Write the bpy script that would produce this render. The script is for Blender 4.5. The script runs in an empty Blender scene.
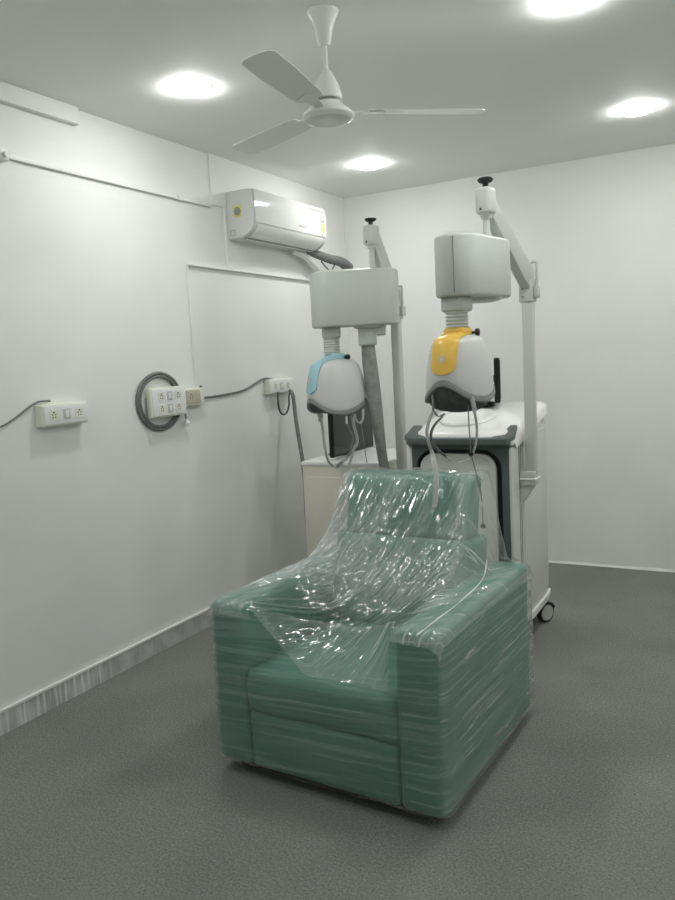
import bpy, bmesh, math, random
from mathutils import Vector, Matrix, noise
random.seed(7)
SC = bpy.context.scene
COL = SC.collection
PI = math.pi

# ------------------------------------------------------------------ camera
CAM_H = 1.55
FPX = 765.0
RX = Vector((0.877, 0.011, -0.480)); RY = Vector((0.477, -0.127, 0.870))
# world axes expressed in camera space (x right, y down, z forward)
RY.normalize(); RX = (RX - RY * RX.dot(RY)).normalized()
RZ = RX.cross(RY)
if RZ.y > 0: RZ = -RZ
R3 = Matrix((RX, RY, RZ))                      # world = R3 @ cam
EYE = Vector((0, 0, CAM_H))

def ray(px, py):
    return R3 @ Vector((px - 337.5, py - 450.0, FPX))
def onx(X, px, py):
    d = ray(px, py); return EYE + d * ((X - EYE.x) / d.x)
def ony(Y, px, py):
    d = ray(px, py); return EYE + d * ((Y - EYE.y) / d.y)
def onz(Z, px, py):
    d = ray(px, py); return EYE + d * ((Z - EYE.z) / d.z)

cam = bpy.data.cameras.new('camera')
cam.sensor_fit = 'HORIZONTAL'; cam.sensor_width = 36.0
cam.lens = 36.0 * FPX / 675.0
cam.clip_start = 0.05
co = bpy.data.objects.new('camera', cam); COL.objects.link(co)
rt = R3 @ Vector((1, 0, 0)); up = R3 @ Vector((0, -1, 0)); bk = R3 @ Vector((0, 0, -1))
co.matrix_world = Matrix(((rt.x, up.x, bk.x, EYE.x), (rt.y, up.y, bk.y, EYE.y), (rt.z, up.z, bk.z, EYE.z), (0, 0, 0, 1)))
SC.camera = co

# ------------------------------------------------------------------ materials
def mat(name, col, rough=0.5, spec=0.5, metal=0.0, coat=0.0, var=0.0, vscale=6.0, bump=0.0, bscale=80.0, emit=0.0):
    m = bpy.data.materials.new(name); m.use_nodes = True
    nt = m.node_tree; b = nt.nodes['Principled BSDF']
    b.inputs['Base Color'].default_value = (*col, 1)
    b.inputs['Roughness'].default_value = rough
    b.inputs['Metallic'].default_value = metal
    b.inputs['Specular IOR Level'].default_value = spec
    b.inputs['Coat Weight'].default_value = coat
    tc = nt.nodes.new('ShaderNodeTexCoord')
    if var > 0:
        n = nt.nodes.new('ShaderNodeTexNoise'); n.inputs['Scale'].default_value = vscale; n.inputs['Detail'].default_value = 5
        nt.links.new(tc.outputs['Object'], n.inputs['Vector'])
        r = nt.nodes.new('ShaderNodeValToRGB')
        r.color_ramp.elements[0].position = .3; r.color_ramp.elements[1].position = .7
        r.color_ramp.elements[0].color = (*[c * (1 - var) for c in col], 1)
        r.color_ramp.elements[1].color = (*[min(1, c * (1 + var)) for c in col], 1)
        nt.links.new(n.outputs['Fac'], r.inputs['Fac']); nt.links.new(r.outputs['Color'], b.inputs['Base Color'])
    if bump > 0:
        n = nt.nodes.new('ShaderNodeTexNoise'); n.inputs['Scale'].default_value = bscale; n.inputs['Detail'].default_value = 3
        nt.links.new(tc.outputs['Object'], n.inputs['Vector'])
        bp = nt.nodes.new('ShaderNodeBump'); bp.inputs['Strength'].default_value = bump; bp.inputs['Distance'].default_value = .004
        nt.links.new(n.outputs['Fac'], bp.inputs['Height']); nt.links.new(bp.outputs['Normal'], b.inputs['Normal'])
    if emit > 0:
        b.inputs['Emission Color'].default_value = (1.0, 1.0, .985, 1); b.inputs['Emission Strength'].default_value = emit
    return m

M = {}
M['wall'] = mat('white_wall_paint', (.80, .815, .79), .55, .35, var=.025, vscale=2.2, bump=.06, bscale=25)
M['ceil'] = mat('white_ceiling_paint', (.86, .87, .845), .7, .2, var=.012, vscale=1.5)
M['trim'] = mat('white_trunking', (.80, .81, .79), .4, .4)
M['white'] = mat('white_plastic', (.80, .81, .79), .35, .45)
M['fanwhite'] = mat('fan_enamel', (.87, .88, .86), .22, .5)
M['gloss'] = mat('glossy_white_plastic', (.68, .69, .67), .10, .5, coat=.3)
M['cream'] = mat('cream_plastic', (.76, .755, .66), .4, .4)
M['tan'] = mat('tan_socket_plate', (.50, .46, .36), .45, .4)
M['pale'] = mat('pale_grey_plastic', (.52, .555, .51), .38, .4, bump=.03, bscale=300)
M['arm'] = mat('grey_white_enamel', (.56, .585, .555), .35, .45)
M['cart'] = mat('cart_grey_white', (.60, .612, .575), .42, .4)
M['cartcream'] = mat('cart_cream_panel', (.74, .715, .62), .42, .4)
M['carttop'] = mat('cart_white_cover', (.84, .845, .825), .25, .5)
M['slate'] = mat('slate_plastic', (.105, .125, .12), .45, .4)
M['slatedark'] = mat('dark_gap', (.018, .022, .022), .55, .3)
M['black'] = mat('black_plastic', (.013, .014, .013), .4, .4)
M['screen'] = mat('screen_glass', (.03, .032, .031), .12, .5)
M['rubber'] = mat('rim_rubber', (.20, .215, .205), .5, .35)
M['pad'] = mat('helmet_lining', (.075, .078, .073), .6, .3, var=.3, vscale=30)
M['helmet'] = mat('helmet_shell_plastic', (.60, .605, .592), .36, .45)
M['yellow'] = mat('yellow_plastic', (.80, .51, .085), .35, .45)
M['blue'] = mat('sky_blue_plastic', (.36, .60, .68), .35, .45)
M['strap'] = mat('grey_webbing', (.40, .41, .385), .8, .15, var=.12, vscale=60)
M['strapdark'] = mat('dark_webbing', (.19, .20, .19), .8, .15, var=.15, vscale=60)
M['hose'] = mat('grey_sleeve', (.27, .275, .26), .75, .2, var=.18, vscale=22, bump=.5, bscale=40)
M['cable'] = mat('grey_cable', (.17, .18, .17), .6, .3, var=.2, vscale=40)
M['darkcable'] = mat('dark_cable', (.06, .065, .062), .55, .3)
M['steel'] = mat('steel', (.55, .56, .55), .3, .5, metal=1)
M['wheel'] = mat('caster_grey', (.42, .43, .41), .4, .4)
M['labelyellow'] = mat('yellow_label', (.72, .68, .20), .5, .3)
M['labelgrey'] = mat('grey_print', (.28, .29, .27), .5, .3)
M['hole'] = mat('socket_hole', (.03, .03, .03), .7, .2)
M['teal'] = mat('teal_leatherette', (.105, .25, .205), .42, .4, var=.05, vscale=4, bump=.10, bscale=180)
M['feet_shade'] = mat('black_feet_shade', (.008, .008, .008), .6, .2)  # black of the feet, and of the shade put under the chair
M['lamp'] = mat('lamp_diffuser', (.9, .9, .9), .5, .2, emit=100.0)

def carpet():
    m = mat('grey_carpet', (.1, .1, .1), .95, .05); nt = m.node_tree; b = nt.nodes['Principled BSDF']
    tc = nt.nodes.new('ShaderNodeTexCoord')
    n1 = nt.nodes.new('ShaderNodeTexNoise'); n1.inputs['Scale'].default_value = 120; n1.inputs['Detail'].default_value = 6; n1.inputs['Roughness'].default_value = .75
    n2 = nt.nodes.new('ShaderNodeTexNoise'); n2.inputs['Scale'].default_value = 2.5; n2.inputs['Detail'].default_value = 4
    n3 = nt.nodes.new('ShaderNodeTexVoronoi'); n3.inputs['Scale'].default_value = 70
    for n in (n1, n2, n3): nt.links.new(tc.outputs['Object'], n.inputs['Vector'])
    r1 = nt.nodes.new('ShaderNodeValToRGB'); e = r1.color_ramp.elements
    e[0].position = .34; e[0].color = (.132, .140, .127, 1); e[1].position = .66; e[1].color = (.280, .294, .268, 1)
    nt.links.new(n1.outputs['Fac'], r1.inputs['Fac'])
    r3 = nt.nodes.new('ShaderNodeValToRGB'); e = r3.color_ramp.elements
    e[0].position = .0; e[0].color = (1.35, 1.35, 1.33, 1); e[1].position = .25; e[1].color = (1, 1, 1, 1)
    nt.links.new(n3.outputs['Distance'], r3.inputs['Fac'])
    r2 = nt.nodes.new('ShaderNodeValToRGB'); e = r2.color_ramp.elements
    e[0].position = .3; e[0].color = (.92, .92, .92, 1); e[1].position = .7; e[1].color = (1.07, 1.07, 1.07, 1)
    nt.links.new(n2.outputs['Fac'], r2.inputs['Fac'])
    mx = nt.nodes.new('ShaderNodeMix'); mx.data_type = 'RGBA'; mx.blend_type = 'MULTIPLY'; mx.inputs[0].default_value = 1
    nt.links.new(r1.outputs['Color'], mx.inputs[6]); nt.links.new(r2.outputs['Color'], mx.inputs[7])
    m2 = nt.nodes.new('ShaderNodeMix'); m2.data_type = 'RGBA'; m2.blend_type = 'MULTIPLY'; m2.inputs[0].default_value = 1
    nt.links.new(mx.outputs[2], m2.inputs[6]); nt.links.new(r3.outputs['Color'], m2.inputs[7])
    nt.links.new(m2.outputs[2], b.inputs['Base Color'])
    bp = nt.nodes.new('ShaderNodeBump'); bp.inputs['Strength'].default_value = .6; bp.inputs['Distance'].default_value = .004
    nt.links.new(n1.outputs['Fac'], bp.inputs['Height']); nt.links.new(bp.outputs['Normal'], b.inputs['Normal'])
    return m
M['carpet'] = carpet()

def skirting():
    """greyish marbled skirting board with runs of white wall paint"""
    m = mat('marbled_skirting', (.4, .4, .4), .4, .4); nt = m.node_tree; b = nt.nodes['Principled BSDF']
    tc = nt.nodes.new('ShaderNodeTexCoord')
    mp = nt.nodes.new('ShaderNodeMapping'); mp.inputs['Scale'].default_value = (1, 55, 2.5)
    nt.links.new(tc.outputs['Object'], mp.inputs['Vector'])
    n1 = nt.nodes.new('ShaderNodeTexNoise'); n1.inputs['Scale'].default_value = 1; n1.inputs['Detail'].default_value = 3
    nt.links.new(mp.outputs['Vector'], n1.inputs['Vector'])
    n2 = nt.nodes.new('ShaderNodeTexNoise'); n2.inputs['Scale'].default_value = 7; n2.inputs['Detail'].default_value = 6
    nt.links.new(tc.outputs['Object'], n2.inputs['Vector'])
    r2 = nt.nodes.new('ShaderNodeValToRGB'); e = r2.color_ramp.elements
    e[0].position = .38; e[0].color = (.40, .41, .39, 1); e[1].position = .62; e[1].color = (.58, .59, .57, 1)
    nt.links.new(n2.outputs['Fac'], r2.inputs['Fac'])
    r1 = nt.nodes.new('ShaderNodeValToRGB'); e = r1.color_ramp.elements
    e[0].position = .50; e[0].color = (0, 0, 0, 1); e[1].position = .62; e[1].color = (1, 1, 1, 1)
    nt.links.new(n1.outputs['Fac'], r1.inputs['Fac'])
    # runs of paint only on the stretch nearest the camera
    sx = nt.nodes.new('ShaderNodeSeparateXYZ'); nt.links.new(tc.outputs['Object'], sx.inputs['Vector'])
    mr = nt.nodes.new('ShaderNodeMapRange'); mr.inputs[1].default_value = 2.75; mr.inputs[2].default_value = 2.6; mr.inputs[3].default_value = .12; mr.inputs[4].default_value = .85
    nt.links.new(sx.outputs['Y'], mr.inputs[0])
    mu = nt.nodes.new('ShaderNodeMath'); mu.operation = 'MULTIPLY'
    nt.links.new(r1.outputs['Color'], mu.inputs[0]); nt.links.new(mr.outputs[0], mu.inputs[1])
    mx = nt.nodes.new('ShaderNodeMix'); mx.data_type = 'RGBA'
    nt.links.new(mu.outputs[0], mx.inputs[0]); nt.links.new(r2.outputs['Color'], mx.inputs[6]); mx.inputs[7].default_value = (.8, .81, .79, 1)
    nt.links.new(mx.outputs[2], b.inputs['Base Color'])
    return m
M['skirting'] = skirting()

def film():
    """clear stretch film: see-through, shiny, with folds (UV: u along the folds in metres, v across)"""
    m = bpy.data.materials.new('clear_stretch_film'); m.use_nodes = True
    nt = m.node_tree; nt.nodes.clear(); N = nt.nodes.new; L = nt.links.new
    def math_(op, a, b=None, c=None, clamp=False):
        n = N('ShaderNodeMath'); n.operation = op; n.use_clamp = clamp
        for i, v in enumerate((a, b, c)):
            if v is None: continue
            if isinstance(v, (int, float)): n.inputs[i].default_value = v
            else: L(v, n.inputs[i])
        return n.outputs[0]
    def rng(v, a, b, c, d):
        n = N('ShaderNodeMapRange')
        for i, q in enumerate((a, b, c, d)): n.inputs[i + 1].default_value = q
        L(v, n.inputs[0]); return n.outputs[0]
    out = N('ShaderNodeOutputMaterial')
    uv = N('ShaderNodeUVMap'); uv.uv_map = 'folds'
    def mapped(su, sv, loc=(0, 0, 0)):
        mp = N('ShaderNodeMapping'); mp.inputs['Scale'].default_value = (su, sv, 1); mp.inputs['Location'].default_value = loc
        L(uv.outputs['UV'], mp.inputs['Vector']); return mp.outputs['Vector']
    def tex(vec, scale=1.0, detail=2, rough=.5, dist=0.0):
        n = N('ShaderNodeTexNoise'); n.inputs['Scale'].default_value = scale; n.inputs['Detail'].default_value = detail
        n.inputs['Roughness'].default_value = rough; n.inputs['Distortion'].default_value = dist; L(vec, n.inputs['Vector']); return n.outputs['Fac']
    cr = N('ShaderNodeAttribute'); cr.attribute_name = 'crumple'; cr = cr.outputs['Fac']      # where the film bunches up
    mk = N('ShaderNodeAttribute'); mk.attribute_name = 'layers'; mk = mk.outputs['Fac']       # milkiness: painted sheen on sides and arm tops, plus bunched film
    def folds(su, sv, loc, width, lo, hi):
        f = math_('ABSOLUTE', math_('SUBTRACT', tex(mapped(su, sv, loc), 1, 2), .5))
        pres = tex(mapped(2.2, 7, loc), 1, 2)
        return math_('MULTIPLY', rng(f, 0, width, 1, 0), rng(pres, lo, hi, 0, 1))
    f1 = folds(.9, 24, (3.1, 7.7, 0), .016, .42, .60)
    f2 = folds(.5, 52, (8.3, 1.2, 0), .022, .46, .62)
    fold = math_('MAXIMUM', f1, math_('MULTIPLY', f2, .7))
    # crinkles: milky creases whitened to stand in for glints, along the film's pull
    k1 = tex(mapped(9, 46), 1, 4, .6, .6)
    k2 = tex(mapped(22, 80, (2, 5, 0)), 1, 3, .6, .9)
    kr = math_('ABSOLUTE', math_('SUBTRACT', k2, .5))
    crease = math_('MULTIPLY', math_('MULTIPLY', rng(kr, 0, .028, 1, 0), rng(k1, .50, .62, 0, 1)), cr)
    b1 = tex(mapped(8, 42, (5, 1, 0)), 1, 1.5, .5, .5)
    b2 = tex(mapped(20, 90, (1, 9, 0)), 1, .5, .5, .4)
    h = math_('MULTIPLY_ADD', tex(mapped(1.6, 30), 1, 1.5, .5), 1.0, math_('MULTIPLY', math_('MULTIPLY_ADD', b1, 1.0, math_('MULTIPLY', b2, .50)), cr))
    bp = N('ShaderNodeBump'); bp.inputs['Strength'].default_value = 1.0; bp.inputs['Distance'].default_value = .026; L(h, bp.inputs['Height'])
    gl = N('ShaderNodeBsdfGlossy'); gl.inputs['Roughness'].default_value = .10; gl.inputs['Color'].default_value = (1, 1, 1, 1); L(bp.outputs['Normal'], gl.inputs['Normal'])
    di = N('ShaderNodeBsdfDiffuse'); di.inputs['Color'].default_value = (.90, .94, .92, 1)
    tl = N('ShaderNodeBsdfTranslucent'); tl.inputs['Color'].default_value = (.84, .89, .87, 1)
    ml = N('ShaderNodeMixShader'); ml.inputs[0].default_value = .35; L(di.outputs[0], ml.inputs[1]); L(tl.outputs[0], ml.inputs[2])
    tr = N('ShaderNodeBsdfTransparent')
    hz = math_('MULTIPLY_ADD', fold, math_('MULTIPLY_ADD', mk, .60, .30), .022)
    hz = math_('MULTIPLY_ADD', mk, .20, hz)
    hz = math_('MULTIPLY_ADD', cr, .13, hz)
    hz = math_('MULTIPLY_ADD', crease, .95, hz, True)
    m1 = N('ShaderNodeMixShader'); L(hz, m1.inputs[0]); L(tr.outputs[0], m1.inputs[1]); L(ml.outputs[0], m1.inputs[2])
    fr = N('ShaderNodeLayerWeight'); fr.inputs['Blend'].default_value = .25
    gf = math_('MULTIPLY_ADD', fr.outputs['Fresnel'], .4, math_('MULTIPLY_ADD', cr, .10, .060), True)
    m2 = N('ShaderNodeMixShader'); L(gf, m2.inputs[0]); L(m1.outputs[0], m2.inputs[1]); L(gl.outputs[0], m2.inputs[2])
    L(m2.outputs[0], out.inputs['Surface'])
    return m
M['film'] = film()

# ------------------------------------------------------------------ mesh helpers (all in world metres)
OFF = {}
def link(name, bm, m, parent=None, smooth=True, label=None, angle=40):
    bmesh.ops.recalc_face_normals(bm, faces=bm.faces)
    off = OFF.get(parent, None) if parent else None
    me = bpy.data.meshes.new(name)
    if off is not None:
        bmesh.ops.transform(bm, matrix=off.inverted(), verts=bm.verts)
    bm.to_mesh(me); bm.free()
    for mm in (m if isinstance(m, (list, tuple)) else [m]): me.materials.append(mm)
    if smooth:
        me.polygons.foreach_set('use_smooth', [True] * len(me.polygons))
        me.set_sharp_from_angle(angle=math.radians(angle))
    o = bpy.data.objects.new(name, me); COL.objects.link(o)
    if parent:
        o.parent = parent; OFF[o] = off
    else:
        OFF[o] = Matrix.Identity(4)
    if label: o['label'] = label
    return o
def tag(o, label, cat, group=None):
    o['label'] = label; o['category'] = cat
    if group: o['group'] = group
    return o
def thing(name, label, cat, loc, rz=0, group=None):
    o = bpy.data.objects.new(name, None); COL.objects.link(o); o.empty_display_size = .1
    o.location = loc; o.rotation_euler = (0, 0, rz)
    OFF[o] = Matrix.Translation(Vector(loc)) @ Matrix.Rotation(rz, 4, 'Z')
    return tag(o, label, cat, group)
def struct(name, bm, m, smooth=False):
    o = link(name, bm, m, None, smooth); o['kind'] = 'structure'; return o

def xf(bm, vs, M4):
    bmesh.ops.transform(bm, matrix=M4, verts=vs)
def box(bm, x0, x1, y0, y1, z0, z1, bev=0.0, seg=3, M4=None):
    old = set(bm.verts); r = bmesh.ops.create_cube(bm, size=1.0); vs = r['verts']
    for v in vs:
        v.co = Vector((x0 + (v.co.x + .5) * (x1 - x0), y0 + (v.co.y + .5) * (y1 - y0), z0 + (v.co.z + .5) * (z1 - z0)))
    if bev > 0:
        es = list({e for v in vs for e in v.link_edges})
        bmesh.ops.bevel(bm, geom=es, offset=bev, segments=seg, profile=.5, affect='EDGES')
        vs = [v for v in bm.verts if v not in old]
    if M4 is not None: xf(bm, vs, M4)
    return vs
def newbox(*a, **k):
    bm = bmesh.new(); box(bm, *a, **k); return bm
def lathe(bm, prof, n=32, M4=None, caps=True):
    """prof: (r, z) list, bottom to top"""
    rings = []
    for r, z in prof:
        rings.append([bm.verts.new((r * math.cos(2 * PI * i / n), r * math.sin(2 * PI * i / n), z)) for i in range(n)])
    for a, b in zip(rings, rings[1:]):
        for i in range(n): bm.faces.new((a[i], a[(i + 1) % n], b[(i + 1) % n], b[i]))
    if caps:
        bm.faces.new(list(reversed(rings[0]))); bm.faces.new(rings[-1])
    vs = [v for r in rings for v in r]
    if M4 is not None: xf(bm, vs, M4)
    return vs
def spline(pts, k=8):
    P = [Vector(p) for p in pts]; out = []
    if len(P) < 3: return P
    Q = [P[0] * 2 - P[1]] + P + [P[-1] * 2 - P[-2]]
    for i in range(1, len(Q) - 2):
        for j in range(k):
            t = j / k; a, b, c, d = Q[i - 1:i + 3]
            out.append(.5 * ((2 * b) + (c - a) * t + (2 * a - 5 * b + 4 * c - d) * t * t + (3 * b - a - 3 * c + d) * t ** 3))
    out.append(P[-1]); return out
def frames(pts):
    T = [(pts[min(i + 1, len(pts) - 1)] - pts[max(i - 1, 0)]).normalized() for i in range(len(pts))]
    ref = Vector((0, 0, 1)) if abs(T[0].z) < .9 else Vector((1, 0, 0))
    n = (ref - T[0] * ref.dot(T[0])).normalized(); out = []
    for t in T:
        n = (n - t * n.dot(t)).normalized(); out.append((t, n, t.cross(n)))
    return out
def tube(bm, pts, rad, n=10, sm=8):
    P = spline(pts, sm) if sm else [Vector(p) for p in pts]
    F = frames(P); rings = []
    for i, (p, (t, a, b)) in enumerate(zip(P, F)):
        r = rad(i / (len(P) - 1)) if callable(rad) else rad
        rings.append([bm.verts.new(p + (a * math.cos(2 * PI * j / n) + b * math.sin(2 * PI * j / n)) * r) for j in range(n)])
    for u, v in zip(rings, rings[1:]):
        for j in range(n): bm.faces.new((u[j], u[(j + 1) % n], v[(j + 1) % n], v[j]))
    bm.faces.new(list(reversed(rings[0]))); bm.faces.new(rings[-1])
def ribbon(bm, pts, w, th=.003, wdir=Vector((.85, -.5, 0)), sm=8):
    """flat strap: width w (number or callable) along wdir, thickness th"""
    P = spline(pts, sm); F = frames(P); rings = []
    for i, (p, (t, _, _)) in enumerate(zip(P, F)):
        u = (wdir - t * wdir.dot(t)); u = u.normalized() if u.length > 1e-4 else Vector((1, 0, 0))
        q = t.cross(u); ww = w(i / (len(P) - 1)) if callable(w) else w
        rings.append([bm.verts.new(p + u * sx * ww / 2 + q * sy * th / 2) for sx, sy in ((-1, -1), (1, -1), (1, 1), (-1, 1))])
    for a, b in zip(rings, rings[1:]):
        for j in range(4): bm.faces.new((a[j], a[(j + 1) % 4], b[(j + 1) % 4], b[j]))
    bm.faces.new(list(reversed(rings[0]))); bm.faces.new(rings[-1])
def prism(bm, poly, axis, a, b, bev=0.0):
    """poly in the two other axes (x,z for axis y; y,z for axis x; x,y for axis z)"""
    def mk(p, t):
        return (t, p[0], p[1]) if axis == 0 else (p[0], t, p[1]) if axis == 1 else (p[0], p[1], t)
    old = set(bm.verts); v0 = [bm.verts.new(mk(p, a)) for p in poly]; v1 = [bm.verts.new(mk(p, b)) for p in poly]
    n = len(poly); fs = [bm.faces.new(list(reversed(v0))), bm.faces.new(v1)]
    for i in range(n): bm.faces.new((v0[i], v0[(i + 1) % n], v1[(i + 1) % n], v1[i]))
    vs = v0 + v1
    if bev > 0:
        es = [e for f in fs for e in f.edges]
        bmesh.ops.bevel(bm, geom=es, offset=bev, segments=3, profile=.5, affect='EDGES')
        vs = [v for v in bm.verts if v not in old]
    return vs
def rrect(x0, x1, z0, z1, r, n=8):
    pts = []
    for cx, cz, a0 in ((x1 - r, z1 - r, 0), (x0 + r, z1 - r, 90), (x0 + r, z0 + r, 180), (x1 - r, z0 + r, 270)):
        for i in range(n + 1):
            a = math.radians(a0 + 90 * i / n); pts.append((cx + r * math.cos(a), cz + r * math.sin(a)))
    return pts

# ------------------------------------------------------------------ the room
XL, XR, Y0, YB, ZC = -2.885, 1.75, -1.1, 5.515, 2.81
bm = newbox(XL - .1, XR + .1, Y0 - .1, YB + .1, -.1, 0); struct('floor', bm, M['carpet'])
bm = newbox(XL - .1, XR + .1, Y0 - .1, YB + .1, ZC, ZC + .1); struct('ceiling', bm, M['ceil'])
bm = newbox(XL - .1, XL, Y0 - .1, YB + .1, 0, ZC); struct('wall_left', bm, M['wall'])
bm = newbox(XL, XR, YB, YB + .1, 0, ZC); struct('wall_back', bm, M['wall'])
bm = newbox(XR, XR + .1, Y0 - .1, YB + .1, 0, ZC); struct('wall_right', bm, M['wall'])
bm = newbox(XL, XR, Y0 - .1, Y0, 0, ZC); struct('wall_front', bm, M['wall'])
# skirting board along the left wall with a bright rounded top bead
bm = newbox(XL, XL + .012, Y0, YB, 0, .098); struct('baseboard_left', bm, M['skirting'])
bm = newbox(XL, XL + .016, Y0, YB, .098, .112, bev=.003); struct('trim_1', bm, M['trim'])
# shallow box-out in the corner under the ceiling, and the raised patch round the air conditioner
bm = newbox(XL, XL + .035, Y0, 2.79, 2.728, ZC, bev=.004); struct('trim_2', bm, M['wall'])
bm = newbox(XL, XL + .012, 3.935, YB, 2.146, ZC); box(bm, XL, XL + .012, 3.815, 3.935, 2.515, ZC); struct('trim_3', bm, M['wall'])
# uneven plaster bead along the foot of the back wall
bm = bmesh.new()
vs = []
for i in range(121):
    x = XL + .02 + (XR - XL - .04) * i / 120
    h = .006 + .012 * noise.noise(Vector((x * 9, 0, 3))); d = .008 + .006 * noise.noise(Vector((x * 13, 5, 0)))
    vs.append([bm.verts.new((x, YB - d, 0)), bm.verts.new((x, YB - d * .8, max(.004, h))), bm.verts.new((x, YB, max(.008, h + .01)))])
for a, b in zip(vs, vs[1:]):
    for j in range(2): bm.faces.new((a[j], a[j + 1], b[j + 1], b[j]))
struct('baseboard_back', bm, M['wall'], True)

# ------------------------------------------------------------------ ceiling lights
def ceiling_light(x, y, label, group=None):
    t = thing('ceiling_light', label, 'light', (x, y, ZC), 0, group)
    T = Matrix.Translation((x, y, ZC))
    bm = bmesh.new(); lathe(bm, [(.088, -.003), (.096, -.003), (.099, -.0015), (.099, 0), (.088, 0)], 40, T, caps=False); link('trim_ring', bm, M['white'], t)
    bm = bmesh.new(); lathe(bm, [(.012, -.028), (.04, -.026), (.066, -.022), (.081, -.013), (.089, -.0045), (.090, -.001)], 40, T); link('diffuser', bm, M['lamp'], t, label='glowing white diffuser')
ceiling_light(-2.265, 2.91, 'lit round ceiling downlight left of the fan, nearest the left wall')
ceiling_light(-2.24, 4.685, 'lit round ceiling downlight in the far corner above the air conditioner')
ceiling_light(-.58, 4.58, 'lit round ceiling downlight at far right near the back wall')
ceiling_light(-.613, 3.03, 'lit round ceiling downlight right of the fan, cut off by the top edge')
for x, y in ((-2.26, 1.15), (-.6, 1.2), (1.05, 1.2), (1.05, 3.05), (1.05, 4.6)):
    ceiling_light(x, y, 'lit round ceiling downlight outside the frame, out of sight', 'downlights out of sight')

# ------------------------------------------------------------------ ceiling fan
FX, FY = -1.40, 2.60
t = thing('ceiling_fan', 'white three bladed ceiling fan hanging from the ceiling', 'fan', (FX, FY, ZC))
T = Matrix.Translation((FX, FY, 0))
bm = bmesh.new(); lathe(bm, [(.014, 2.69), (.020, 2.692), (.026, 2.71), (.034, 2.75), (.045, 2.785), (.055, 2.80), (.058, 2.81)], 32, T); link('canopy', bm, M['fanwhite'], t)
bm = bmesh.new(); lathe(bm, [(.0095, 2.57), (.0095, 2.70)], 16, T); link('downrod', bm, M['fanwhite'], t)
bm = bmesh.new(); lathe(bm, [(.052, 2.502), (.055, 2.506), (.054, 2.52), (.047, 2.548), (.035, 2.575), (.024, 2.595), (.017, 2.606), (.011, 2.61)], 36, T); link('cowl', bm, M['fanwhite'], t)
bm = bmesh.new(); lathe(bm, [(.046, 2.490), (.046, 2.503)], 36, T); link('cooling_slot', bm, M['labelgrey'], t, label='grey slot between cowl and motor')
bm = bmesh.new(); lathe(bm, [(.05, 2.428), (.078, 2.43), (.094, 2.436), (.098, 2.443), (.094, 2.452), (.082, 2.464), (.062, 2.478), (.054, 2.49), (.05, 2.492)], 40, T); mot = link('motor_housing', bm, M['fanwhite'], t)
bm = bmesh.new(); lathe(bm, [(.02, 2.4285), (.07, 2.4265), (.084, 2.431), (.084, 2.434)], 40, T); link('bottom_cap', bm, M['white'], mot)
for a in (38, 158, 278):
    A = T @ Matrix.Rotation(math.radians(a), 4, 'Z')
    bm = bmesh.new()
    tilt = Matrix.Rotation(math.radians(9), 4, 'X')
    pl = [(.15, -.045), (.20, -.055), (.45, -.062), (.575, -.058), (.595, -.04), (.60, 0), (.595, .04), (.575, .056), (.45, .058), (.20, .05), (.15, .042)]
    vs = prism(bm, pl, 2, -.0012, .0012)
    xf(bm, vs, A @ Matrix.Translation((0, 0, 2.462)) @ tilt)
    bl = link('blade', bm, M['fanwhite'], t)
    bm = bmesh.new(); vs = prism(bm, [(.08, -.016), (.14, -.02), (.20, -.04), (.22, 0), (.20, .04), (.14, .02), (.08, .016)], 2, -.0025, .0015)
    xf(bm, vs, A @ Matrix.Translation((0, 0, 2.4595)) @ tilt); link('blade_bracket', bm, M['fanwhite'], bl)

# ------------------------------------------------------------------ air conditioner on the left wall
ay0, ay1, az0 = 3.955, 4.855, 2.322
t = thing('air_conditioner', 'white split air conditioner mounted high on the left wall', 'air conditioner', (XL + .012, (ay0 + ay1) / 2, az0))
ax = XL + .012
prof = [(0, 0), (0, .285), (.155, .285), (.185, .279), (.197, .262), (.202, .15), (.197, .078), (.178, .042), (.14, .016), (.09, .0)]
bm = bmesh.new(); prism(bm, [(ax + p[0], az0 + p[1]) for p in prof], 1, ay0, ay1, bev=.006); body = link('casing', bm, M['gloss'], t)
bm = bmesh.new(); fp = [(.186, .279), (.198, .264), (.2035, .15), (.199, .085), (.2035, .085), (.2075, .15), (.202, .268), (.190, .284)]
prism(bm, [(ax + p[0], az0 + p[1]) for p in fp], 1, ay0 + .012, ay1 - .012); pan = link('front_panel', bm, M['gloss'], t)
bm = bmesh.new(); lp = [(.198, .074), (.179, .039), (.141, .012), (.10, -.003), (.10, -.006), (.143, .008), (.183, .035), (.202, .072)]
prism(bm, [(ax + p[0], az0 + p[1]) for p in lp], 1, ay0 + .04, ay1 - .06); link('louver', bm, M['white'], t)
bm = newbox(ax + .088, ax + .128, ay0 + .045, ay1 - .065, az0 - .004, az0 + .002); link('air_slot', bm, M['labelgrey'], t)
bm = newbox(ax + .1925, ax + .2065, ay1 - .24, ay1 - .02, az0 + .252, az0 + .266, bev=.002); link('display_strip', bm, M['pale'], pan)
# side sticker: yellow square with a dark round mark; small square outline lower down
bm = newbox(ax + .052, ax + .112, ay0 - .0012, ay0 + .001, az0 + .125, az0 + .195); s = link('side_sticker', bm, M['labelyellow'], t, label='yellow square sticker with a grey round mark')
bm = bmesh.new(); lathe(bm, [(.025, 0), (.025, .0015)], 24, Matrix.Translation((ax + .082, ay0 - .0012, az0 + .160)) @ Matrix.Rotation(PI / 2, 4, 'X')); link('round_mark', bm, M['labelgrey'], s)
bm = bmesh.new()
for x0, x1, z0, z1 in ((.02, .055, .05, .053), (.02, .055, .017, .020), (.02, .023, .017, .053), (.052, .055, .017, .053)): box(bm, ax + x0, ax + x1, ay0 - .0012, ay0 + .001, az0 + z0, az0 + z1)
link('square_mark', bm, M['labelgrey'], t)
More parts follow.
